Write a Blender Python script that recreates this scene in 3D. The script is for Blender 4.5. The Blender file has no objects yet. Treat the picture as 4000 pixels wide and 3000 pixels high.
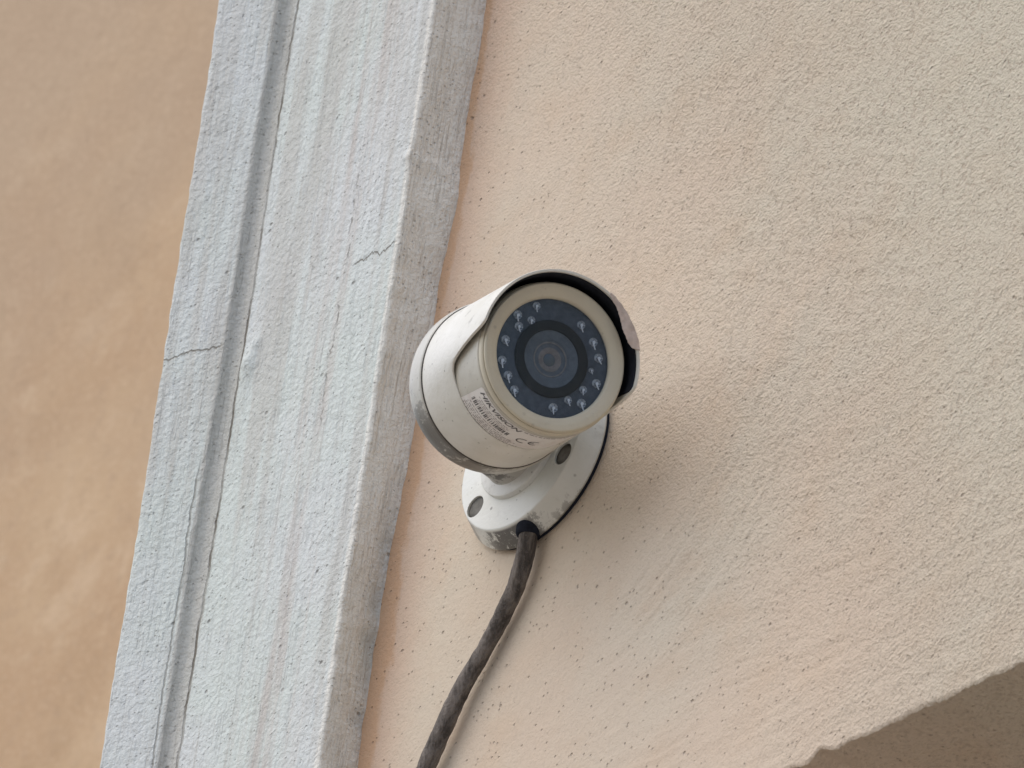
import bpy, bmesh, math, random
import numpy as np
from mathutils import Vector, Matrix
random.seed(7); rng = np.random.default_rng(7)
S = bpy.context.scene
COL = S.collection
R = math.radians
Z0 = 4.87                       # height of the wall point the lens is aimed at

# ------------------------------------------------------------------ camera
AZ, EL, ROLL, DIST = R(53), R(33), R(9.07), 6.0
fwd = Vector((-math.sin(AZ)*math.cos(EL), math.cos(AZ)*math.cos(EL), math.sin(EL)))
rgt = Vector((math.cos(AZ), math.sin(AZ), 0))
upv = rgt.cross(fwd)
rg2 = rgt*math.cos(ROLL) + upv*math.sin(ROLL)
up2 = upv*math.cos(ROLL) - rgt*math.sin(ROLL)
cd = bpy.data.cameras.new('camera')
cam = bpy.data.objects.new('camera', cd); COL.objects.link(cam)
m = Matrix((rg2, up2, -fwd)).transposed().to_4x4()
m.translation = Vector((0, 0, Z0)) - fwd*DIST
cam.matrix_world = m
cd.sensor_width = 36; cd.lens = 449.06; cd.clip_start = .1; cd.clip_end = 500
cd.dof.use_dof = True; cd.dof.focus_distance = 5.95; cd.dof.aperture_fstop = 42
S.camera = cam
# ------------------------------------------------------------------ light
to_sun = Vector((-.30, -.44, .86)).normalized()
el = math.asin(to_sun.z); az = math.atan2(to_sun.x, to_sun.y)
W = bpy.data.worlds.new('World'); S.world = W; W.use_nodes = True
wn = W.node_tree
sky = wn.nodes.new('ShaderNodeTexSky'); sky.sky_type = 'NISHITA'; sky.sun_disc = False
sky.sun_elevation = el; sky.sun_rotation = az
sky.air_density = 1.0; sky.dust_density = 3.0; sky.ozone_density = 1.0
wn.links.new(sky.outputs[0], wn.nodes['Background'].inputs[0])
wn.nodes['Background'].inputs[1].default_value = .12
sl = bpy.data.lights.new('sun', 'SUN'); sl.energy = 1.5; sl.angle = R(110); sl.color = (1, .985, .965)
so = bpy.data.objects.new('sun', sl); COL.objects.link(so)
so.rotation_euler = (-to_sun).to_track_quat('-Z', 'Y').to_euler(); so.location = (-3, -3, 9)
S.view_settings.view_transform = 'Standard'; S.view_settings.look = 'None'
S.view_settings.exposure = 0.53; S.view_settings.gamma = 1

# ------------------------------------------------------------------ node helper
class G:
    def __init__(s, name, rough=.8, spec=.3):
        s.m = bpy.data.materials.new(name); s.m.use_nodes = True
        s.t = s.m.node_tree; s.b = s.t.nodes['Principled BSDF']
        s.b.inputs['Roughness'].default_value = rough
        s.b.inputs['Specular IOR Level'].default_value = spec
        s.tc = s.t.nodes.new('ShaderNodeTexCoord'); s.o = s.tc.outputs['Object']
    def n(s, typ, **kw):
        x = s.t.nodes.new('ShaderNode'+typ)
        for k, v in kw.items(): setattr(x, k, v)
        return x
    def put(s, sock, v):
        if isinstance(v, bpy.types.NodeSocket): s.t.links.new(v, sock)
        elif v is not None: sock.default_value = v
    def math(s, op, a, b=None, c=None, clamp=False):
        x = s.n('Math', operation=op, use_clamp=clamp)
        s.put(x.inputs[0], a); s.put(x.inputs[1], b); s.put(x.inputs[2], c)
        return x.outputs[0]
    def xyz(s, v=None):
        x = s.n('SeparateXYZ'); s.put(x.inputs[0], v or s.o); return x.outputs
    def map(s, scale=(1, 1, 1), rot=(0, 0, 0), loc=(0, 0, 0), v=None):
        x = s.n('Mapping'); s.put(x.inputs[0], v or s.o)
        x.inputs['Scale'].default_value = scale; x.inputs['Rotation'].default_value = rot
        x.inputs['Location'].default_value = loc
        return x.outputs[0]
    def noise(s, scale, detail=3, rough=.55, v=None, dist=0):
        x = s.n('TexNoise'); s.put(x.inputs['Vector'], v or s.o)
        x.inputs['Scale'].default_value = scale; x.inputs['Detail'].default_value = detail
        x.inputs['Roughness'].default_value = rough; x.inputs['Distortion'].default_value = dist
        return x.outputs[0]
    def voro(s, scale, v=None, out='Distance'):
        x = s.n('TexVoronoi'); s.put(x.inputs['Vector'], v or s.o); x.inputs['Scale'].default_value = scale
        return x.outputs[out]
    def step(s, v, a, b):           # smooth 0..1 between a and b
        x = s.n('MapRange', interpolation_type='SMOOTHSTEP'); s.put(x.inputs[0], v)
        x.inputs[1].default_value = a; x.inputs[2].default_value = b
        return x.outputs[0]
    def mix(s, f, a, b):
        x = s.n('Mix', data_type='RGBA'); s.put(x.inputs[0], f)
        for i, c in ((6, a), (7, b)):
            if isinstance(c, tuple): c = (*c, 1)
            s.put(x.inputs[i], c)
        return x.outputs[2]
    def bump(s, h, dist, strength=1, prev=None):
        x = s.n('Bump'); s.put(x.inputs['Height'], h); x.inputs['Distance'].default_value = dist
        s.put(x.inputs['Strength'], strength)
        if prev: s.put(x.inputs['Normal'], prev)
        return x.outputs[0]
    def mul(s, *a):
        r = a[0]
        for k in a[1:]: r = s.math('MULTIPLY', r, k)
        return r
    def pits(s, scale, lo, hi, keep, v=None):   # sparse small dark pits
        d = s.voro(scale, v)
        x = s.n('SeparateColor'); s.put(x.inputs[0], s.voro(scale, v, 'Color'))
        size = s.math('MULTIPLY', x.outputs[1], 1)
        near = s.math('SUBTRACT', 1, s.step(d, lo, hi))
        return s.mul(near, s.step(x.outputs[0], 1-keep-.01, 1-keep+.01))
    def done(s, col, normal=None, rough=None):
        s.put(s.b.inputs['Base Color'], (*col, 1) if isinstance(col, tuple) else col)
        s.put(s.b.inputs['Normal'], normal); s.put(s.b.inputs['Roughness'], rough)
        return s.m

# ------------------------------------------------------------------ materials
def plaster():
    g = G('cream_plaster', .92, .15)
    x, y, z = g.xyz()
    big = g.noise(5, 3, .6); mid = g.noise(22, 4, .6); sm = g.noise(90, 3, .6)
    col = g.mix(g.step(big, .35, .68), (.595, .485, .378), (.60, .522, .415))
    col = g.mix(g.mul(g.step(mid, .45, .75), .55), col, (.58, .45, .33))
    # greyer towards the upper right, pinker beside the trim
    gx = g.math('ADD', x, g.math('MULTIPLY', z, .55))
    gx = g.math('ADD', gx, g.math('MULTIPLY', big, .12))
    col = g.mix(g.mul(g.step(gx, .16, .42), .55), col, (.55, .515, .41))
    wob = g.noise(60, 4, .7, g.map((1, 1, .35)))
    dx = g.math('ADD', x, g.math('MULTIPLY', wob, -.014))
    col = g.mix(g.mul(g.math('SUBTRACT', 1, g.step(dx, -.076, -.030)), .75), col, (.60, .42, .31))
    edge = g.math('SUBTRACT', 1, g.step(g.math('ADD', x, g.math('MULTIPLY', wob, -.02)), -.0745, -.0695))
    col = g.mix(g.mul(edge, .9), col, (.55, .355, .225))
    # little dark pits
    p1 = g.pits(170, .06, .19, .07); p2 = g.pits(380, .10, .30, .16)
    pit = g.math('MAXIMUM', p1, g.math('MULTIPLY', p2, .8))
    col = g.mix(g.mul(pit, .52), col, (.22, .175, .14))
    fine = g.noise(800, 2, .6)
    col = g.mix(g.mul(g.step(sm, .55, .75), .18), col, (.67, .60, .47))
    # stipple relief, strongest away from the trim
    stip = g.noise(440, 2.5, .6, dist=.4); stip2 = g.noise(800, 2, .55)
    amt = g.math('ADD', .24, g.mul(g.step(gx, .05, .28), .76))
    h = g.math('ADD', g.math('MULTIPLY', stip, .62), g.math('MULTIPLY', stip2, .45))
    h = g.math('SUBTRACT', g.mul(h, amt), g.mul(pit, .35))
    nrm = g.bump(h, .0040, .8)
    # the stipple hollows are coloured darker
    col = g.mix(g.mul(g.math('SUBTRACT', 1, g.step(stip, .34, .5)), amt, .55), col, (.40, .325, .25))
    return g.done(col, nrm)

def trim_paint():
    g = G('white_trim_paint', .85, .2)
    x, y, z = g.xyz()
    long = g.map((1, 1, .05))
    st1 = g.noise(60, 4, .6, long); st2 = g.noise(260, 3, .6, g.map((1, 1, .045)))
    big = g.noise(9, 3, .6)
    col = g.mix(g.step(big, .3, .7), (.575, .625, .59), (.60, .625, .62))
    col = g.mix(g.mul(g.step(st1, .48, .64), .6), col, (.475, .465, .43))
    st3 = g.noise(150, 4, .65, g.map((1, 1, .03)))
    col = g.mix(g.mul(g.step(st3, .54, .66), g.step(g.noise(14, 3, .6, g.map((1, 1, .4))), .42, .6), .5), col, (.40, .385, .35))
    mid = g.math('SUBTRACT', 1, g.step(g.math('ABSOLUTE', g.math('ADD', x, .112)), .006, .034))
    col = g.mix(g.mul(mid, g.step(st1, .42, .6), .6), col, (.50, .455, .42))
    # side light painted into the outer return, the shading band into the inner
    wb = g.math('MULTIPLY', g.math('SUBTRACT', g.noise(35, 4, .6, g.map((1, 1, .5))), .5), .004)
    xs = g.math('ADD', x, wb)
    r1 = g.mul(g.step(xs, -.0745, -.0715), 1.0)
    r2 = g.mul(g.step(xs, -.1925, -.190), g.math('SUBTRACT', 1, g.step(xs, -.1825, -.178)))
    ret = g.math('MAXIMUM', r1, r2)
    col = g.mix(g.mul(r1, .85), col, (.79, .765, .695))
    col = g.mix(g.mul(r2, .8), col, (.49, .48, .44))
    dust = g.noise(520, 4, .7, g.map((1, 1, .11)))
    col = g.mix(g.mul(g.step(dust, .52, .68), g.math('ADD', .15, g.mul(ret, .22))), col, (.38, .365, .33))
    p1 = g.mul(g.pits(150, .07, .22, .14), g.step(g.noise(40, 3, .6), .4, .6)); p2 = g.pits(430, .10, .34, .2)
    pit = g.math('MAXIMUM', p1, g.mul(p2, .6))
    col = g.mix(g.mul(pit, .7), col, (.21, .205, .19))
    spk = g.noise(780, 3, .7)
    lines = g.noise(620, 3, .6, g.map((1, 1, .022)))
    lm = g.mul(g.step(lines, .55, .63), g.step(g.noise(70, 3, .6, g.map((1, 1, .3))), .40, .58))
    col = g.mix(g.mul(lm, g.math('ADD', .03, g.mul(ret, .14))), col, (.30, .285, .25))
    col = g.mix(g.mul(g.step(spk, .56, .68), .40), col, (.33, .325, .31))
    # open hairline along the inner corner, others wandering over the face
    def hair(x0, amp, w, sc, lo=None, hi=None, seed=0):
        n1 = g.noise(sc, 4, .7, g.map((0, 0, 1), loc=(seed, seed*2, 0)))
        dd = g.math('ABSOLUTE', g.math('SUBTRACT', g.math('SUBTRACT', x, x0), g.mul(g.math('SUBTRACT', n1, .5), amp)))
        mk = g.math('SUBTRACT', 1, g.step(dd, w*.4, w))
        if lo is not None:
            mk = g.mul(mk, g.step(z, lo, lo+.02), g.math('SUBTRACT', 1, g.step(z, hi-.02, hi)))
        return mk
    c1 = g.mul(hair(-.1805, .0065, .0010, 30), g.math('ADD', .45, g.mul(g.step(g.noise(40, 3, .6), .4, .6), .55)))
    c2 = hair(-.110, .016, .0007, 40, -.02, .16, 3)
    c3 = hair(-.193, .006, .0006, 30, -.26, .02, 6)
    def cross(z0, amp, w, xa, xb, seed):
        n1 = g.noise(70, 4, .65, g.map((1, 0, 0), loc=(seed, 0, seed)))
        dd = g.math('ABSOLUTE', g.math('SUBTRACT', g.math('SUBTRACT', z, z0), g.mul(g.math('SUBTRACT', n1, .5), amp)))
        return g.mul(g.math('SUBTRACT', 1, g.step(dd, w*.4, w)), g.step(x, xa, xa+.004), g.math('SUBTRACT', 1, g.step(x, xb-.004, xb)))
    k1 = cross(.0955, .022, .0007, -.104, -.0705, 2); k2 = cross(.081, .014, .0007, -.228, -.1885, 5)
    crack = g.math('MAXIMUM', g.math('MAXIMUM', c1, g.mul(c2, g.step(g.noise(55, 3, .6), .45, .6), .55)), g.math('MAXIMUM', g.mul(c3, .55), g.math('MAXIMUM', g.mul(k1, .75), g.mul(k2, .75))))
    col = g.mix(g.mul(crack, .85), col, (.13, .11, .08))
    gr = g.noise(330, 3, .6); gl = g.noise(300, 3, .65, g.map((1, 1, .07)))
    h = g.math('ADD', g.mul(gr, .65), g.mul(gl, .32))
    h = g.math('SUBTRACT', h, g.math('ADD', g.math('ADD', g.mul(pit, .4), g.mul(lm, .12)), g.mul(crack, .8)))
    return g.done(col, g.bump(h, .0032, .75))

def far_plaster():
    g = G('tan_plaster', .95, .1)
    a = g.noise(5, 4, .62); b = g.noise(15, 5, .68, dist=.5); c = g.noise(70, 6, .8); x, y, z = g.xyz()
    col = g.mix(g.step(a, .35, .65), (.46, .315, .195), (.515, .37, .235))
    col = g.mix(g.mul(g.step(b, .50, .68), .65), col, (.575, .43, .29))
    col = g.mix(g.mul(g.step(g.noise(9, 5, .65, g.map((1, 1, 1), loc=(4, 2, 1))), .50, .70), .6), col, (.41, .28, .17))
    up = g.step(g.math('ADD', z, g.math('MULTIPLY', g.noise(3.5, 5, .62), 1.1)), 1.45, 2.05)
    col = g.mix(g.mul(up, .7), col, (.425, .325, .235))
    col = g.mix(g.mul(g.step(c, .50, .66), .38), col, (.36, .26, .175))
    col = g.mix(g.mul(g.step(g.noise(240, 3, .7), .5, .66), .25), col, (.66, .50, .36))
    return g.done(col, g.bump(g.noise(160, 4, .65), .0016, .4))

def enamel(name, base, old, dirt=.5, speck=.5, rough=.42):
    g = G(name, rough, .4)
    a = g.noise(30, 4, .6); b = g.noise(140, 4, .65)
    col = g.mix(g.step(a, .35, .7), base, old)
    sp = g.math('MAXIMUM', g.pits(190, .08, .24, .06), g.mul(g.pits(420, .1, .3, .07), .7))
    col = g.mix(g.mul(sp, speck), col, (.13, .12, .10))
    sm = g.mul(g.step(b, .56, .72), g.step(g.noise(16, 3, .6), .42, .7))
    col = g.mix(g.mul(sm, dirt), col, (.22, .20, .165))
    g.col = col
    g.nrm = g.bump(g.noise(420, 2, .6), .0005, .35)
    return g

def grime(g, centre, r0, r1, scale=150, col=(.05, .045, .04), amount=.9, stretch=(1, 1, 1), rim=False):
    d = g.n('VectorMath', operation='DISTANCE'); g.put(d.inputs[0], g.map(stretch)); d.inputs[1].default_value = tuple(c*s for c, s in zip(centre, stretch))
    near = g.math('SUBTRACT', 1, g.step(d.outputs['Value'], r0, r1))
    ns = g.noise(scale, 6, .75, g.map((1, 1, .6)))
    mk = g.step(g.math('ADD', ns, g.math('MULTIPLY', near, .30)), .64, .76)
    if rim: mk = g.mul(mk, g.step(g.xyz()[1], -.0133, -.0120))
    g.col = g.mix(g.mul(mk, near, amount), g.col, col)

def flat(name, col, rough=.6, spec=.4, var=.25, sc=300):
    g = G(name, rough, spec)
    n1 = g.noise(sc, 4, .65)
    dk = tuple(c*(1-var) for c in col); lt = tuple(min(1, c*(1+var)) for c in col)
    return g.done(g.mix(g.step(n1, .3, .7), dk, lt), g.bump(n1, .0004, .3))

def glass():
    g = G('window_glass'); t = g.t
    fr = g.n('Fresnel'); fr.inputs['IOR'].default_value = 1.52
    tr = g.n('BsdfTransparent'); tr.inputs[0].default_value = (.90, .93, .96, 1)
    gl = g.n('BsdfGlossy'); gl.inputs['Roughness'].default_value = .08; gl.inputs[0].default_value = (.72, .87, 1, 1)
    mx = g.n('MixShader'); t.links.new(g.math('MULTIPLY', fr.outputs[0], .27), mx.inputs[0]); t.links.new(tr.outputs[0], mx.inputs[1]); t.links.new(gl.outputs[0], mx.inputs[2])
    du = g.n('BsdfDiffuse'); du.inputs[0].default_value = (.42, .46, .52, 1)
    m2 = g.n('MixShader'); t.links.new(g.math('ADD', .012, g.mul(g.step(g.noise(160, 4, .7), .5, .75), .03)), m2.inputs[0])
    t.links.new(mx.outputs[0], m2.inputs[1]); t.links.new(du.outputs[0], m2.inputs[2])
    t.links.new(m2.outputs[0], t.nodes['Material Output'].inputs[0])
    return g.m

M = {}
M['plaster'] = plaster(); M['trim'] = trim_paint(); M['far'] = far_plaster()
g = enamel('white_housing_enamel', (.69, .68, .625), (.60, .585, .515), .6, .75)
M['shell'] = g.done(g.col, g.nrm)
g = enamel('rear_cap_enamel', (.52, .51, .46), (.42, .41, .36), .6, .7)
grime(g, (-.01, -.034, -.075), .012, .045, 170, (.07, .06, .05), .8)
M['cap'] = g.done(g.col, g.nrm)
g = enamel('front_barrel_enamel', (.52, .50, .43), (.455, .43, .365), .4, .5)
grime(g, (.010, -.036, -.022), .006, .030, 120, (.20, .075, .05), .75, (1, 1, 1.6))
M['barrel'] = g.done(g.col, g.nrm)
g = enamel('yellowed_bezel_plastic', (.575, .53, .415), (.53, .485, .385), .25, .25, .5)
M['bezel'] = g.done(g.col, g.nrm)
g = enamel('bracket_enamel', (.70, .71, .665), (.64, .645, .585), .4, .7)
grime(g, (-.004, -.003, -.045), .010, .034, 300, (.05, .047, .045), .85, rim=True)
grime(g, (.028, -.001, -.038), .002, .024, 260, (.18, .17, .15), .7, (1, 2.2, 1), rim=True)
grime(g, (-.036, -.006, -.026), .004, .020, 260, (.16, .15, .135), .7, rim=True)
M['bracket'] = g.done(g.col, g.nrm)
g = enamel('shaded_neck_enamel', (.43, .42, .385), (.36, .35, .315), .6, .6)  # greyed for dirt, with the neck's shade painted in
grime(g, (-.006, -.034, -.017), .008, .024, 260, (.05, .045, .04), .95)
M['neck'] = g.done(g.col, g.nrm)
g = enamel('swivel_collar_enamel', (.66, .665, .63), (.58, .58, .53), .4, .7)
M['collar'] = g.done(g.col, g.nrm)
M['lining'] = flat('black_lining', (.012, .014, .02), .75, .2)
M['seam'] = flat('dark_seam', (.09, .083, .075), .9, .1)
M['panel'] = flat('slate_panel', (.080, .095, .122), .55, .3)  # base colour raised to carry the cover's sky reflection
M['ring'] = flat('black_ring', (.005, .007, .010), .6, .3)
M['lens_in'] = flat('lens_barrel', (.120, .140, .165), .5, .3, .15)  # raised likewise, part of the cover's reflection painted in
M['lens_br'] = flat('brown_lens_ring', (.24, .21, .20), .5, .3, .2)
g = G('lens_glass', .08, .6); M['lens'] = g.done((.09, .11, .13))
g = G('reflector_metal', .35, .5); g.b.inputs['Metallic'].default_value = .6; M['cup'] = g.done(g.mix(g.step(g.noise(900, 3, .6), .35, .65), (.13, .15, .18), (.60, .62, .66)))
M['glint'] = flat('painted_glint', (.85, .86, .90), .3, .5, .05)  # white for the glints drawn on the lamps
M['glass'] = glass()
g = G('label_paper', .6, .3); n1 = g.noise(120, 4, .7)
M['label'] = g.done(g.mix(g.step(n1, .45, .72), (.72, .70, .665), (.645, .60, .56)))
M['ink'] = flat('grey_ink', (.11, .103, .10), .7, .2, .3, 500)
M['ink2'] = flat('faded_ink', (.30, .27, .255), .7, .2, .4, 700)
M['peel'] = flat('peeling_paint', (.56, .47, .42), .7, .2, .16, 200)
M['hole'] = flat('dusty_plug', (.17, .165, .15), .95, .1, .2)
M['gap_grommet'] = flat('gap_shadow_grommet', (.018, .021, .03), .95, .1)  # near-black for the painted gap shadow and for the cable grommet
M['gnd'] = flat('paving', (.32, .285, .245), .95, .1, .2, 3)
def cable_mat():
    g = G('weathered_cable', .85, .2)
    n1 = g.noise(230, 5, .7, g.map((1, 1, .10), rot=(0, R(32), 0))); n2 = g.noise(500, 3, .6)
    col = g.mix(g.step(n1, .34, .66), (.075, .065, .058), (.235, .205, .18))
    col = g.mix(g.mul(g.step(n2, .55, .75), .5), col, (.21, .185, .165))
    return g.done(col, g.bump(g.math('ADD', n1, g.mul(n2, .5)), .0030, 1))
M['cable'] = cable_mat()

# ------------------------------------------------------------------ object helpers
def empty(name, loc, label, cat, rot=None):
    o = bpy.data.objects.new(name, None); COL.objects.link(o)
    o.location = loc; o.empty_display_size = .05
    o['label'] = label; o['category'] = cat
    return o
def link(name, me, mats, parent=None, smooth=True, mat=None):
    o = bpy.data.objects.new(name, me); COL.objects.link(o)
    for k in (mats if isinstance(mats, (list, tuple)) else [mats]): me.materials.append(M[k])
    if parent: o.parent = parent
    if mat is not None: o.matrix_local = mat
    if smooth: me.polygons.foreach_set('use_smooth', [True]*len(me.polygons))
    return o
def mesh(name, v, f):
    me = bpy.data.meshes.new(name); me.from_pydata([tuple(p) for p in v], [], f); me.update(); return me
def lathe(name, prof, n=128, a0=0, a1=360):
    full = abs(a1-a0) >= 360; cols = n if full else n+1
    v = []; f = []
    for i in range(cols):
        a = R(a0+(a1-a0)*i/n); c, s = math.cos(a), math.sin(a)
        v += [(r*c, r*s, z) for r, z in prof]
    k = len(prof)
    for i in range(n):
        j = (i+1) % cols
        for p in range(k-1): f.append((i*k+p, j*k+p, j*k+p+1, i*k+p+1))
    me = mesh(name, v, f)
    bm = bmesh.new(); bm.from_mesh(me); bmesh.ops.remove_doubles(bm, verts=bm.verts, dist=1e-7)
    bmesh.ops.recalc_face_normals(bm, faces=bm.faces); bm.to_mesh(me); bm.free()
    return me
def rounded(prof, r, seg=4):
    """round the inner corners of an open polyline"""
    out = [prof[0]]
    for i in range(1, len(prof)-1):
        p0, p1, p2 = (Vector(prof[k]) for k in (i-1, i, i+1))
        rr = min(r, (p1-p0).length*.45, (p2-p1).length*.45)
        a = p1+(p0-p1).normalized()*rr; b = p1+(p2-p1).normalized()*rr
        for k in range(seg+1):
            t = k/seg; out.append(tuple(a*(1-t)**2 + p1*2*t*(1-t) + b*t*t))
    out.append(prof[-1]); return out
def sharp(o, deg=40):
    me = o.data
    bm = bmesh.new(); bm.from_mesh(me)
    for e in bm.edges:
        if len(e.link_faces) == 2 and e.calc_face_angle(0) > R(deg): e.smooth = False
    bm.to_mesh(me); bm.free()
# numpy value noise -------------------------------------------------
def vnoise(u, v, seed=0):
    r = np.random.default_rng(seed); T = r.random((256, 256))
    ui = np.floor(u).astype(int); vi = np.floor(v).astype(int); fu = u-ui; fv = v-vi
    fu = fu*fu*(3-2*fu); fv = fv*fv*(3-2*fv)
    t = lambda a, b: T[a % 256, b % 256]
    return (t(ui, vi)*(1-fu)+t(ui+1, vi)*fu)*(1-fv)+(t(ui, vi+1)*(1-fu)+t(ui+1, vi+1)*fu)*fv - .5
def fbm(u, v, seed=0, o=3):
    s = 0; a = 1
    for k in range(o): s = s+a*vnoise(u*2**k+13.7*k, v*2**k+7.1*k, seed+k); a *= .5
    return s
def sstep(x, a, b):
    t = np.clip((x-a)/(b-a), 0, 1); return t*t*(3-2*t)
def gridmesh(name, P, keep=None):
    ny, nx = P.shape[:2]
    idx = np.arange(nx*ny).reshape(ny, nx)
    q = np.stack([idx[:-1, :-1], idx[:-1, 1:], idx[1:, 1:], idx[1:, :-1]], -1)
    if keep is not None: q = q[keep]
    q = q.reshape(-1, 4)
    me = bpy.data.meshes.new(name)
    me.vertices.add(nx*ny); me.vertices.foreach_set('co', P.reshape(-1).astype(np.float32))
    me.loops.add(q.size); me.loops.foreach_set('vertex_index', q.reshape(-1).astype(np.int32))
    me.polygons.add(len(q)); me.polygons.foreach_set('loop_start', np.arange(0, q.size, 4, dtype=np.int32))
    me.update(calc_edges=True); me.validate(); return me

# ------------------------------------------------------------------ ground
me = mesh('ground', [(-60, -60, 0), (60, -60, 0), (60, 60, 0), (-60, 60, 0)], [(0, 1, 2, 3)])
gr = link('ground', me, 'gnd'); gr['kind'] = 'structure'

# ------------------------------------------------------------------ building wall: plaster face, soffit, corner trim
wall = empty('building_wall', (0, 0, Z0), 'cream rough plaster wall carrying the white bullet camera', 'wall')
ZB = -.3065
def axis(dense0, dense1, d, lo, hi, c):
    return np.concatenate([np.arange(lo, dense0, c), np.arange(dense0, dense1, d), np.arange(dense1, hi+1e-6, c)])
xs = axis(-.085, .46, .0011, -.1, 1.4, .03); zs = axis(ZB, .30, .0011, ZB, 1.2, .03)
def edge_off(x):
    e = .0009*fbm(x*30, x*0+.3, 3, 4) + .0015*fbm(x*130, x*0+4.1, 8, 3) + .0012*fbm(x*420, x*0+2.1, 12, 2)
    return e + .0040*np.exp(-((x-.2665)/.0060)**2) - .0018*np.exp(-((x-.2585)/.006)**2)
X, Z = np.meshgrid(xs, zs)
# trowel strokes: noise stretched along a flow that bends round the camera
dx, dz = X-.05, Z+.05; rr = np.hypot(dx, dz)
def strokes(ang, su, sv, seed):
    c, s = np.cos(ang), np.sin(ang); u = X*c+Z*s; v = -X*s+Z*c
    return fbm(u*su, v*sv, seed, 3)
warp = .012*fbm(X*14, Z*14, 77, 2)
st_h = fbm((X+warp)*30, (Z+warp*1.4)*290, 21, 3)                 # level strokes, lower right
st_v = fbm((X+warp)*170, (Z)*22, 31, 3)                          # upright strokes, upper left
st_d = strokes(R(-28), 30, 190, 41)
arc = fbm(np.arctan2(dz, dx)*6, rr*290, 51, 3)                   # swirl beside the camera
w_h = sstep(X-.6*Z, .20, .34)*sstep(-Z, .02, .14); w_a = np.exp(-((rr-.145)/.05)**2)*sstep(X, .08, .14)*sstep(.06-Z, 0, .08)
w_v = sstep(.20-X, 0, .14)*sstep(Z, -.02, .09)
w_d = (1-w_h)*sstep(X, .05, .2)*sstep(Z+X*.2, -.15, -.02)*sstep(fbm(X*9, Z*9, 90, 2), -.05, .3)
H = .00040*w_h*st_h + .00065*w_a*arc + .0005*w_v*st_v + .0005*w_d*st_d
H += .0030*fbm(X*5, Z*5, 11, 2) + .0004*fbm(X*34, Z*34, 15, 3)
H += .0004*fbm(X*120, Z*120, 17, 2)*(.35+.65*sstep(X+.5*Z, .05, .24))
near_base = sstep(np.hypot(X-.0335, Z+.058), .05, .075); H *= .15+.85*near_base
near_trim = sstep(X, -.075, -.05); H *= .4+.6*near_trim
eo = edge_off(X); fall = 1-sstep(Z, ZB, ZB+.02)
rad = .0009; sdist = np.clip(Z-ZB, 0, rad)
Y = -H + (rad-np.sqrt(np.maximum(rad**2-(rad-sdist)**2, 0)))*1.0 
P = np.stack([X, Y, Z+eo*fall], -1)
link('plaster_face', gridmesh('plaster_face', P), 'plaster', wall)
# pier left of the opening
me = mesh('pier', [(-.1, 0, ZB), (.16, 0, ZB), (.16, 0, -1.3), (-.1, 0, -1.3), (.16, .35, ZB), (.16, .35, -1.3)], [(0, 3, 2, 1), (1, 2, 5, 4)])
link('pier', me, 'plaster', wall, smooth=False)
# soffit of the opening
ys = np.concatenate([np.arange(0, .16, .002), np.arange(.16, .36, .02)])
xs2 = xs[xs >= .15]
X2, Y2 = np.meshgrid(xs2, ys)
Z2 = ZB + edge_off(X2)*(1-sstep(Y2, 0, .03)) + .0028*fbm(X2*9, Y2*16, 61, 3) + .0006*fbm(X2*40, Y2*120, 64, 2)
Z2 -= .0028*fbm(X2*9, Y2*0, 61, 3)*(1-sstep(Y2, 0, .03)) + .0006*fbm(X2*40, Y2*0, 64, 2)*(1-sstep(Y2, 0, .03))
yw = Y[0][xs >= .15][None, :]
P2 = np.stack([X2, Y2 + yw + (rad-yw)*sstep(Y2, 0, .06), Z2], -1)
M['soffit'] = M['plaster']
link('soffit', gridmesh('soffit', P2[::-1]), 'plaster', wall)
me = mesh('recessed_panel', [(.16, .352, ZB+.05), (1.4, .352, ZB+.05), (1.4, .352, -1.3), (.16, .352, -1.3)], [(0, 3, 2, 1)])
link('recessed_panel', me, 'plaster', wall, smooth=False)

# corner trim, a stepped moulding swept upward with hand-made wobble
zt = axis(-.36, .40, .0016, -1.3, 1.2, .03)
prof = [(-.224, .903), (-.224, -.041), (-.189, -.041), (-.189, -.0262), (-.0705, -.0262), (-.0705, .004)]
prof = rounded(prof[:3], .0022, 5)[:-1] + rounded(prof[2:5], .005, 6)[1:-1] + rounded(prof[3:], .0022, 5)[1:]
# resample the profile
pts = [Vector(p) for p in prof]; dense = [pts[0]]
for a, b in zip(pts, pts[1:]):
    step_ = .0022 if b.y < .02 and a.y < .02 else .03
    k = max(1, int((b-a).length/step_))
    dense += [a.lerp(b, i/k) for i in range(1, k+1)]
pr = np.array([tuple(p) for p in dense])
PX, ZT = np.meshgrid(pr[:, 0], zt); PY, _ = np.meshgrid(pr[:, 1], zt)
arcl = np.concatenate([[0], np.cumsum(np.hypot(np.diff(pr[:, 0]), np.diff(pr[:, 1])))]); AL, _ = np.meshgrid(arcl, zt)
zc = np.clip(ZT, -.35, .35)
fac = np.where(PY < 0, (1+.55*zc), 1.0)
YY = PY*fac
meas_z = [-.30, -.187, -.125, -.055, 0, .084, .134, .197, .2525, .32]; meas_x = [-.0722, -.0725, -.0732, -.0730, -.0712, -.0690, -.0672, -.0684, -.0692, -.0695]
endx = np.interp(ZT, meas_z, meas_x)+.0705
endx = endx + .0022*fbm(ZT*45, ZT*0+2, 5, 4) + .0016*np.exp(-((ZT-.128)/.012)**2)
XX = PX + endx*np.where(PX > -.08, sstep(PY, -.022, 0), 0)
wl = sstep(PX, -.21, -.20); wob = lambda s, f, o, sd: s*fbm(ZT*f, ZT*0+sd, sd, o)
XX = XX + (1-wl)*(wob(.0010, 9, 2, 6)+wob(.0009, 120, 3, 9)) + wl*sstep(-.16-PX, 0, .01)*wob(.0014, 10, 3, 12)
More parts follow.
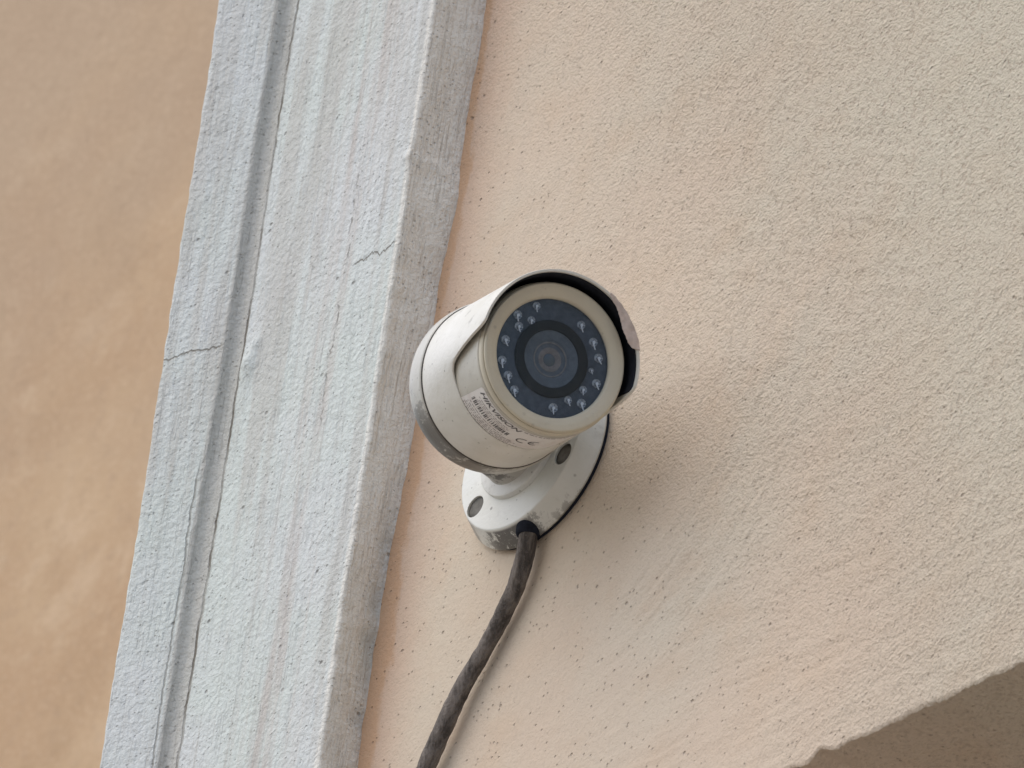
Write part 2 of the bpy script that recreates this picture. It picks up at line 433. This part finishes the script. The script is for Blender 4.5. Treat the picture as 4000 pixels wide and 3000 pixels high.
XX = XX + sstep(PX, -.085, -.075)*sstep(-.012-PY, 0, .008)*(wob(.0010, 12, 2, 14)+wob(.0010, 110, 3, 16))
rel = .0012*fbm(AL*16, ZT*4, 23, 2) + .0004*fbm(AL*260, ZT*10, 27, 2) + .0003*fbm(AL*120, ZT*120, 29, 2)
def lump(x0, z0, rx, rz, h): return h*np.exp(-((XX-x0)/rx)**2-((ZT-z0)/rz)**2)
rel += lump(-.1735, .067, .005, .008, .0035) + lump(-.170, .077, .003, .004, .002) + lump(-.072, .145, .005, .004, .0015)
front = (PY < -.02)
YY = YY - np.where(PY < -.004, rel, 0)
XX = XX + np.where((PX > -.0725) & (PY > -.023), rel*.8, 0)
link('corner_trim', gridmesh('corner_trim', np.stack([XX, YY, ZT], -1)), 'trim', wall)

# ------------------------------------------------------------------ far wall behind the corner
fx = np.arange(-4.5, .6, .05); fz = np.arange(-Z0, 4, .05)
FX, FZ = np.meshgrid(fx, fz)
FP = np.stack([FX, -.004*fbm(FX*1.2, FZ*1.2, 3, 2), FZ], -1)
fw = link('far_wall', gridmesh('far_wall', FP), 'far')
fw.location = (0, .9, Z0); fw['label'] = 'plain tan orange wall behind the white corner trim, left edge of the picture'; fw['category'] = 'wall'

# ------------------------------------------------------------------ the security camera
base_c = Vector((.0335, 0, -.058))
cctv = empty('security_camera', Vector((0, 0, Z0))+base_c, 'weathered white bullet security camera bracketed to the cream wall', 'security camera')
# bracket: lathe about the wall normal (local z of the lathe -> -y)
Mw = Matrix(((1, 0, 0, 0), (0, 0, -1, 0), (0, 1, 0, 0), (0, 0, 0, 1)))   # lathe z -> world -y, lathe y -> world z
base_prof = rounded([(0, .0015), (.0455, .0015), (.0470, .0032), (.0415, .0137), (0, .0137)], .0008, 4)
def base_mesh():
    me = lathe('bracket_base', base_prof, 160)
    o = bpy.data.objects.new('tmp', me); COL.objects.link(o)
    cut = []
    for a in (-144.4, -24.8, 95.2):
        c = lathe('cut', [(0, .006), (.0057, .006), (.0057, .02), (0, .02)], 32)
        k = bpy.data.objects.new('cut', c); COL.objects.link(k)
        k.location = ((.0350)*math.cos(R(a)), (.0350)*math.sin(R(a)), 0); cut.append(k)
        md = o.modifiers.new('b', 'BOOLEAN'); md.operation = 'DIFFERENCE'; md.solver = 'EXACT'; md.object = k
    dg = bpy.context.evaluated_depsgraph_get(); dg.update()
    out = bpy.data.meshes.new_from_object(o.evaluated_get(dg))
    for k in cut+[o]: bpy.data.objects.remove(k)
    out.transform(Mw); return out
b = link('bracket_base', base_mesh(), 'bracket', cctv); sharp(b, 32)
for a in (-144.4, -24.8, 95.2):
    me = lathe('screw_plug', [(0, .0124), (.003, .0125), (.0055, .0127), (.0055, .0062)], 32)
    me.transform(Matrix.Translation(((.0350)*math.cos(R(a)), (.0350)*math.sin(R(a)), 0))); me.transform(Mw)
    link('screw_plug', me, 'hole', b)
me = lathe('gap_shadow_disc', [(0, -.004), (.0452, -.004), (.0452, .0022), (0, .0022)], 96); me.transform(Mw); link('gap_shadow_disc', me, 'gap_grommet', b)  # dark disc put in for the shadow gap behind the base
me = lathe('swivel_collar', rounded([(.0258, .0130), (.0255, .0164), (.0215, .0170), (.0195, .0172), (.015, .0172)], .0006, 3), 96)
me.transform(Mw); link('swivel_collar', me, 'collar', b)
me = lathe('neck', rounded([(.0200, .0168), (.0193, .0185), (.0188, .0240), (.0180, .050), (.0120, .060), (0, .0625)], .0012, 3), 96)
me.transform(Mw); nk = link('neck', me, 'neck', cctv)
# cable entry in the rim of the base
me = lathe('cable_grommet', rounded([(.0030, -.004), (.0030, .0022), (.0046, .0026), (.0058, .0012), (.0060, -.004)], .0009, 3), 32)
me.transform(Matrix.Translation((.0058, -.0068, -.0445)) @ Matrix.Rotation(R(180), 4, 'X'))
link('cable_grommet', me, 'gap_grommet', b)

# housing frame: z = where it looks, y = middle of the visor
dz_ = Vector((.9339, -.2425, -.2627)).normalized(); dy_ = Vector((.2662, -.0189, .9637)); dy_ = (dy_-dz_*dy_.dot(dz_)).normalized(); dx_ = dy_.cross(dz_)
MH = Matrix((dx_, dy_, dz_)).transposed().to_4x4(); MH.translation = Vector((.1285, -.0750, -.0778))-base_c
mm = .001
def L(pr): return [(r*mm, z*mm) for r, z in pr]
def hpart(name, me, mat, parent=None, ang=35):
    o = link(name, me, mat, parent or cctv, mat=None if parent else MH); sharp(o, ang); return o
body = hpart('barrel', lathe('barrel', L(rounded([(34.0, -5.2), (35.9, -5.25), (36.3, -6.0), (36.3, -34), (36.3, -64)], .5, 3))), 'barrel')
bez = hpart('bezel', lathe('bezel', L(rounded([(27.9, -3.6), (28.0, -2.4), (28.8, -1.3), (31.5, -.35), (34.3, 0), (35.0, -.5), (35.0, -1.2)], .5, 4) + [(34.2, -1.35), (34.2, -2.0)] + rounded([(35.2, -2.05), (35.8, -2.8), (36.0, -4.9), (35.2, -5.2), (33.5, -5.3)], .4, 3))), 'bezel')
cap = hpart('rear_cap', lathe('rear_cap', L([(37.0, -62.75)] + rounded([(39.5, -62.8), (39.95, -63.6), (39.95, -74), (37.0, -82.5), (30.0, -87), (0, -88.5)], 6, 6))), 'cap')
hpart('cap_seam', lathe('cap_seam', L([(36.0, -61.85), (38.9, -62.0), (39.35, -62.4), (39.4, -63.0), (36.0, -63.6)])), 'seam', cap)
# visor: ring at the back that sweeps forward over the top
def zf(al):
    return float(np.interp(abs(al), [0, 88.5, 90.5, 93.3, 97.2, 102.3, 106.4, 109.5, 114, 119, 125, 180], [6.2, 6.2, 5.4, 2.0, -6.4, -17, -24.6, -28.2, -30.2, -31, -31.3, -31.3]))
def visor_mesh(name, ro, ri, z0, dfront, amax=180, rimround=.5, n=480):
    v = []; f = []; k0 = 26
    angs = [(-amax+2*amax*i/n) for i in range(n+1)]
    for al in angs:
        a = R(90+al); c, s = math.cos(a), math.sin(a); z1 = zf(al)-dfront
        if amax == 180:
            hug = float(sstep(np.array(abs(al)), 94, 130)); fo, fi = ro-(ro-36.85)*hug, ri-(ri-36.0)*hug
        else: fo, fi = ro, ri
        bo, bi = (39.0, 38.0) if amax == 180 else (ro, ri)
        prof = [(bi+(fi-bi)*t, z0+(z1-rimround-z0)*t) for t in np.linspace(0, 1, 10)]
        prof += [(fi+(fo-fi)*.12, z1-rimround*.1), (.5*(fi+fo), z1), (fo-(fo-fi)*.12, z1-rimround*.1)]
        prof += [(fo+(bo-fo)*t, z1-rimround+(z0-z1+rimround)*t) for t in np.linspace(0, 1, 10)]
        k = len(prof)
        v += [(r*c*mm, r*s*mm, z*mm) for r, z in prof]
    for i in range(n):
        for p in range(k): f.append((i*k+p, i*k+(p+1) % k, (i+1)*k+(p+1) % k, (i+1)*k+p))
    if amax < 180:
        f.append(tuple(range(k))); f.append(tuple(reversed(range(n*k, n*k+k))))
    me = mesh(name, v, f)
    bm = bmesh.new(); bm.from_mesh(me); bmesh.ops.remove_doubles(bm, verts=bm.verts, dist=1e-7); bmesh.ops.recalc_face_normals(bm, faces=bm.faces)
    bm.to_mesh(me); bm.free(); return me
vis = hpart('visor', visor_mesh('visor', 40.0, 38.6, -62.15, 0), 'shell')
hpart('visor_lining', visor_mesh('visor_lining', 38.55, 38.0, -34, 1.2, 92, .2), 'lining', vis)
# paint peeling off the visor rim
inner = [(69.5, 39.4), (67, 38.3), (64.2, 37.9), (58, 37.0), (53, 36.0), (48, 35.2), (43.5, 34.3), (38, 34.5), (33, 34.9), (30, 35.8), (28, 36.6), (26.6, 39.4)]
v = []; f = []
aa = np.linspace(69.5, 26.6, 48); ia = np.array([p[0] for p in inner])[::-1]; ir = np.array([p[1] for p in inner])[::-1]
for j, a in enumerate(aa):
    ri_ = np.interp(a, ia, ir) + .35*float(fbm(np.array(a*.9), np.array(1.), 4, 3)); ro_ = 40.35+.3*float(fbm(np.array(a*.5), np.array(3.), 7, 2))
    for t in range(7):
        r_ = ri_+(ro_-ri_)*t/6
        zz = 6.3+.5*math.sin(t/6*math.pi)+.5*float(fbm(np.array(a*.35), np.array(t*.7), 9, 2))
        v.append((r_*math.cos(R(a))*mm, r_*math.sin(R(a))*mm, zz*mm))
    for t in range(1): v.append((40.3*math.cos(R(a))*mm, 40.3*math.sin(R(a))*mm, 3.2*mm))
    if j:
        for t in range(7): f.append(((j-1)*8+t, j*8+t, j*8+t+1, (j-1)*8+t+1))
pm = mesh('paint_peel', v, f)
bm = bmesh.new(); bm.from_mesh(pm); bmesh.ops.solidify(bm, geom=bm.faces[:], thickness=.0004); bm.to_mesh(pm); bm.free()
hpart('paint_peel', pm, 'peel', vis)
# front window: panel, lens ring, lens, lamps, cover glass
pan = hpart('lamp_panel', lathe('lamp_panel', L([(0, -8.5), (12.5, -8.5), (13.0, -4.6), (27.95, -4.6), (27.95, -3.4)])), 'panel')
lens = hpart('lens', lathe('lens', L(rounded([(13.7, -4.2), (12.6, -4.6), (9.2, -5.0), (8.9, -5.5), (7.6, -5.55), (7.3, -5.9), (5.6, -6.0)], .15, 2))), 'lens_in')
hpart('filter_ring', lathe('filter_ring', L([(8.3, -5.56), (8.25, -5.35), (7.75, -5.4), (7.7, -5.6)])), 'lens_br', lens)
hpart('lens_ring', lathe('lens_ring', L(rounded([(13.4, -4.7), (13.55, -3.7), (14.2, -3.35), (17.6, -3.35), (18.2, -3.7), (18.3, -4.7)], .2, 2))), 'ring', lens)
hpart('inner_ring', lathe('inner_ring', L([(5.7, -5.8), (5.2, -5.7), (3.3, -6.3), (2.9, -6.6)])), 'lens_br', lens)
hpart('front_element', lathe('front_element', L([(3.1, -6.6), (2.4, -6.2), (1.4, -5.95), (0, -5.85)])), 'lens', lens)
cup_me = lathe('infrared_lamp', L([(2.15, -4.55), (2.0, -3.95), (1.75, -3.95), (1.5, -4.3), (1.0, -4.45), (.95, -4.1), (.6, -3.8), (0, -3.7)]), 20)
glint_me = mesh('lamp_glint', [(-.25*mm, -.45*mm, -3.62*mm), (.3*mm, -.6*mm, -3.62*mm), (.45*mm, 0, -3.60*mm), (.1*mm, .35*mm, -3.6*mm), (-.35*mm, .1*mm, -3.6*mm), (.75*mm, -1.6*mm, -3.75*mm), (1.05*mm, -1.5*mm, -3.75*mm)],
              [(0, 1, 2, 3, 4), (0, 5, 6, 1)])  # bright dot and tail shaped to stand in for each lamp's glint
lamps = [(25.3, 125.1, .9), (25.4, 149.4, 1), (19.9, 138.2, .9), (21.2, 157.9, 1), (23.8, -178.4, 1), (24.6, -155, 1), (23.6, -137.4, 1), (24.5, -120.1, 1),
         (22.8, -68.9, 1.05), (20.3, -46.9, .9), (24.7, -33.5, 1.05), (20.6, -20.6, .9), (24.6, -4, 1), (20.4, 8.5, .6), (23.9, 24.8, 1), (23.4, 43.5, 1), (23, 67.5, .95)]
first = True
for r_, a_, s_ in lamps:
    for nm, me_, mt in (('infrared_lamp', cup_me, 'cup'),):
        o = bpy.data.objects.new(nm, me_); COL.objects.link(o); o.parent = pan
        if not me_.materials: me_.materials.append(M[mt]); me_.polygons.foreach_set('use_smooth', [True]*len(me_.polygons))
        o.location = (r_*mm*math.cos(R(a_)), r_*mm*math.sin(R(a_)), 0); o.scale = (s_, s_, 1)
        o.rotation_euler = (0, 0, R(random.uniform(-14, 14)))
    k = bpy.data.objects.new('lamp_glint', glint_me); COL.objects.link(k); k.parent = pan
    if not glint_me.materials: glint_me.materials.append(M['glint'])
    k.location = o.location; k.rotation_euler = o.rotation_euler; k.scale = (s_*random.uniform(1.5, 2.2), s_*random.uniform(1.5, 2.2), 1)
hpart('cover_glass', lathe('cover_glass', L([(0, -3.0), (27.93, -3.0), (27.93, -3.25), (0, -3.25)])), 'glass')

# ------------------------------------------------------------------ label on the barrel
RB = 36.34*mm
def wrap(p, lift=0):             # (degrees, z mm) -> point on the barrel
    a = R(p[0]); r_ = RB+lift; return (r_*math.cos(a), r_*math.sin(a), p[1]*mm)
def patch(name, quads, mat, parent, lift):
    v = []; f = []
    for a0, a1, z0, z1 in quads:
        k = max(1, int(abs(a1-a0)/2)); b0 = len(v)
        for i in range(k+1):
            a = a0+(a1-a0)*i/k; v += [wrap((a, z0), lift), wrap((a, z1), lift)]
        for i in range(k): f.append((b0+2*i, b0+2*i+2, b0+2*i+3, b0+2*i+1))
    return link(name, mesh(name, v, f), mat, parent)
def label_mesh():
    v = []; f = []; na, nz = 60, 10
    for i in range(na+1):
        a = -136.5+88*i/na
        for j in range(nz+1):
            z0, z1 = -34.3, -6.9
            if i == 0: z0 += 1.2; z1 -= 1.2
            zz = z0+(z1-z0)*j/nz
            if j == 0: zz += .35*float(fbm(np.array(a*.12), np.array(2.), 2, 3))
            v.append(wrap((a, zz), .00006+.00012*(i == 0)))
    for i in range(na):
        for j in range(nz): f.append((i*(nz+1)+j, (i+1)*(nz+1)+j, (i+1)*(nz+1)+j+1, i*(nz+1)+j+1))
    return mesh('label_sticker', v, f)
lab = link('label_sticker', label_mesh(), 'label', body)
def text_mesh(txt, a0, a1, zlow, size, shear=.3, bold=.0):
    cu = bpy.data.curves.new('t', 'FONT'); cu.body = txt; cu.size = size; cu.shear = shear; cu.offset = bold
    o = bpy.data.objects.new('t', cu); COL.objects.link(o)
    dg = bpy.context.evaluated_depsgraph_get(); dg.update()
    me = bpy.data.meshes.new_from_object(o.evaluated_get(dg)); bpy.data.objects.remove(o)
    co = [x.co.copy() for x in me.vertices]; x0 = min(c.x for c in co); x1 = max(c.x for c in co)
    for vv in me.vertices:
        a = a0+(a1-a0)*(vv.co.x-x0)/(x1-x0); vv.co = wrap((a, zlow+vv.co.y), .00018)
    return me
link('lettering', text_mesh('HIKVISION', -133.5, -91.5, -11.6, 5.2, .32, .10), 'ink', lab, smooth=False)
q = []; a = -133.0
while a < -95.5:
    wdt = random.choice([.35, .5, .8, .95]); q.append((a, a+wdt, -22.0+random.uniform(-.1, .1), -18.3)); a += wdt+random.choice([.35, .4, .7, 1.2])
patch('barcode', q, 'ink', lab, .00016)
q = []
for zc_, a0, a1, h_ in ((-14.2, -131, -100, .55), (-15.8, -129, -98, .5), (-17.2, -130, -99, .45), (-24.0, -132, -96, .55), (-26.0, -133, -88, .6), (-27.6, -133, -84, .6), (-29.2, -134, -88, .6), (-30.8, -134, -80, .6), (-32.3, -134, -86, .6), (-8.4, -90, -55, .9)):
    a = a0
    while a < a1:
        wdt = random.uniform(.8, 4); q.append((a, min(a+wdt, a1), zc_-h_/2, zc_+h_/2)); a += wdt+random.uniform(.5, 1.3)
patch('fine_print', q, 'ink2', lab, .00016)
# conformity mark: two open arcs, the second with a bar
v = []; f = []
def arc(ac, zc_, rz, w, bar=False):
    deg_mm = 36.34*math.pi/180
    b0 = len(v)
    for i in range(25):
        t = R(62+236*i/24)
        for k in (rz-w/2, rz+w/2): v.append(wrap((ac+k*math.cos(t)/deg_mm, zc_+k*math.sin(t)), .00018))
    for i in range(24): f.append((b0+2*i, b0+2*i+1, b0+2*i+3, b0+2*i+2))
    if bar:
        b0 = len(v)
        for x_, y_ in ((-rz, -w/2), (-.1*rz, -w/2), (-.1*rz, w/2), (-rz, w/2)): v.append(wrap((ac+x_/deg_mm, zc_+y_), .00018))
        f.append((b0, b0+1, b0+2, b0+3))
arc(-83.0, -20.6, 2.7, .75); arc(-73.5, -20.4, 2.7, .75, True)
link('conformity_mark', mesh('conformity_mark', v, f), 'ink', lab, smooth=False)

# ------------------------------------------------------------------ cable
path = [(.0392, -.0070, -.094), (.0396, -.0070, -.1005), (.0399, -.0068, -.1085), (.0386, -.0062, -.1180), (.0353, -.0056, -.1282), (.0302, -.0052, -.1385), (.0240, -.0052, -.1490), (.0172, -.0052, -.1595), (.0102, -.0056, -.1700),
        (.0038, -.0060, -.1815), (-.0026, -.0062, -.1950), (-.0085, -.0060, -.2078), (-.0150, -.0057, -.225), (-.026, -.005, -.255), (-.04, -.005, -.30), (-.050, -.005, -.36), (-.054, -.005, -.46), (-.055, -.005, -.9)]
cv = [Vector(p) for p in path]
def cr(p0, p1, p2, p3, t): return .5*((2*p1)+(p2-p0)*t+(2*p0-5*p1+4*p2-p3)*t*t+(3*p1-p0-3*p2+p3)*t**3)
sp = []
for i in range(len(cv)-1):
    p0 = cv[max(i-1, 0)]; p3 = cv[min(i+2, len(cv)-1)]
    n_ = max(2, int((cv[i+1]-cv[i]).length/.0012)) if i < 14 else 12
    sp += [cr(p0, cv[i], cv[i+1], p3, t/n_) for t in range(n_)]
sp.append(cv[-1])
v = []; f = []; ns = 24; s_len = 0
for i, p in enumerate(sp):
    t = (sp[min(i+1, len(sp)-1)]-sp[max(i-1, 0)]).normalized(); n1 = t.cross(Vector((0, 1, 0))).normalized(); n2 = n1.cross(t)
    if i: s_len += (p-sp[i-1]).length
    for k in range(ns):
        a = 2*math.pi*k/ns
        r_ = .00420 + .00045*float(fbm(np.array(s_len*55+5), np.array(k/ns*3), 5, 3)) + .00035*float(fbm(np.array(s_len*300), np.array(k*.5), 6, 2))
        r_ += .00022*math.cos(2*(a-s_len*38))     # two cores twisted under the skin
        v.append(p+n1*(r_*math.cos(a))+n2*(r_*math.sin(a)))
    if i:
        for k in range(ns): f.append(((i-1)*ns+k, (i-1)*ns+(k+1) % ns, i*ns+(k+1) % ns, i*ns+k))
f.append(tuple(reversed(range(ns)))); f.append(tuple(range((len(sp)-1)*ns, len(sp)*ns)))
cb = link('power_cable', mesh('power_cable', v, f), 'cable'); cb.location = (0, 0, Z0)
cb['label'] = 'dark weathered cable hanging down the wall from the camera bracket'; cb['category'] = 'cable'
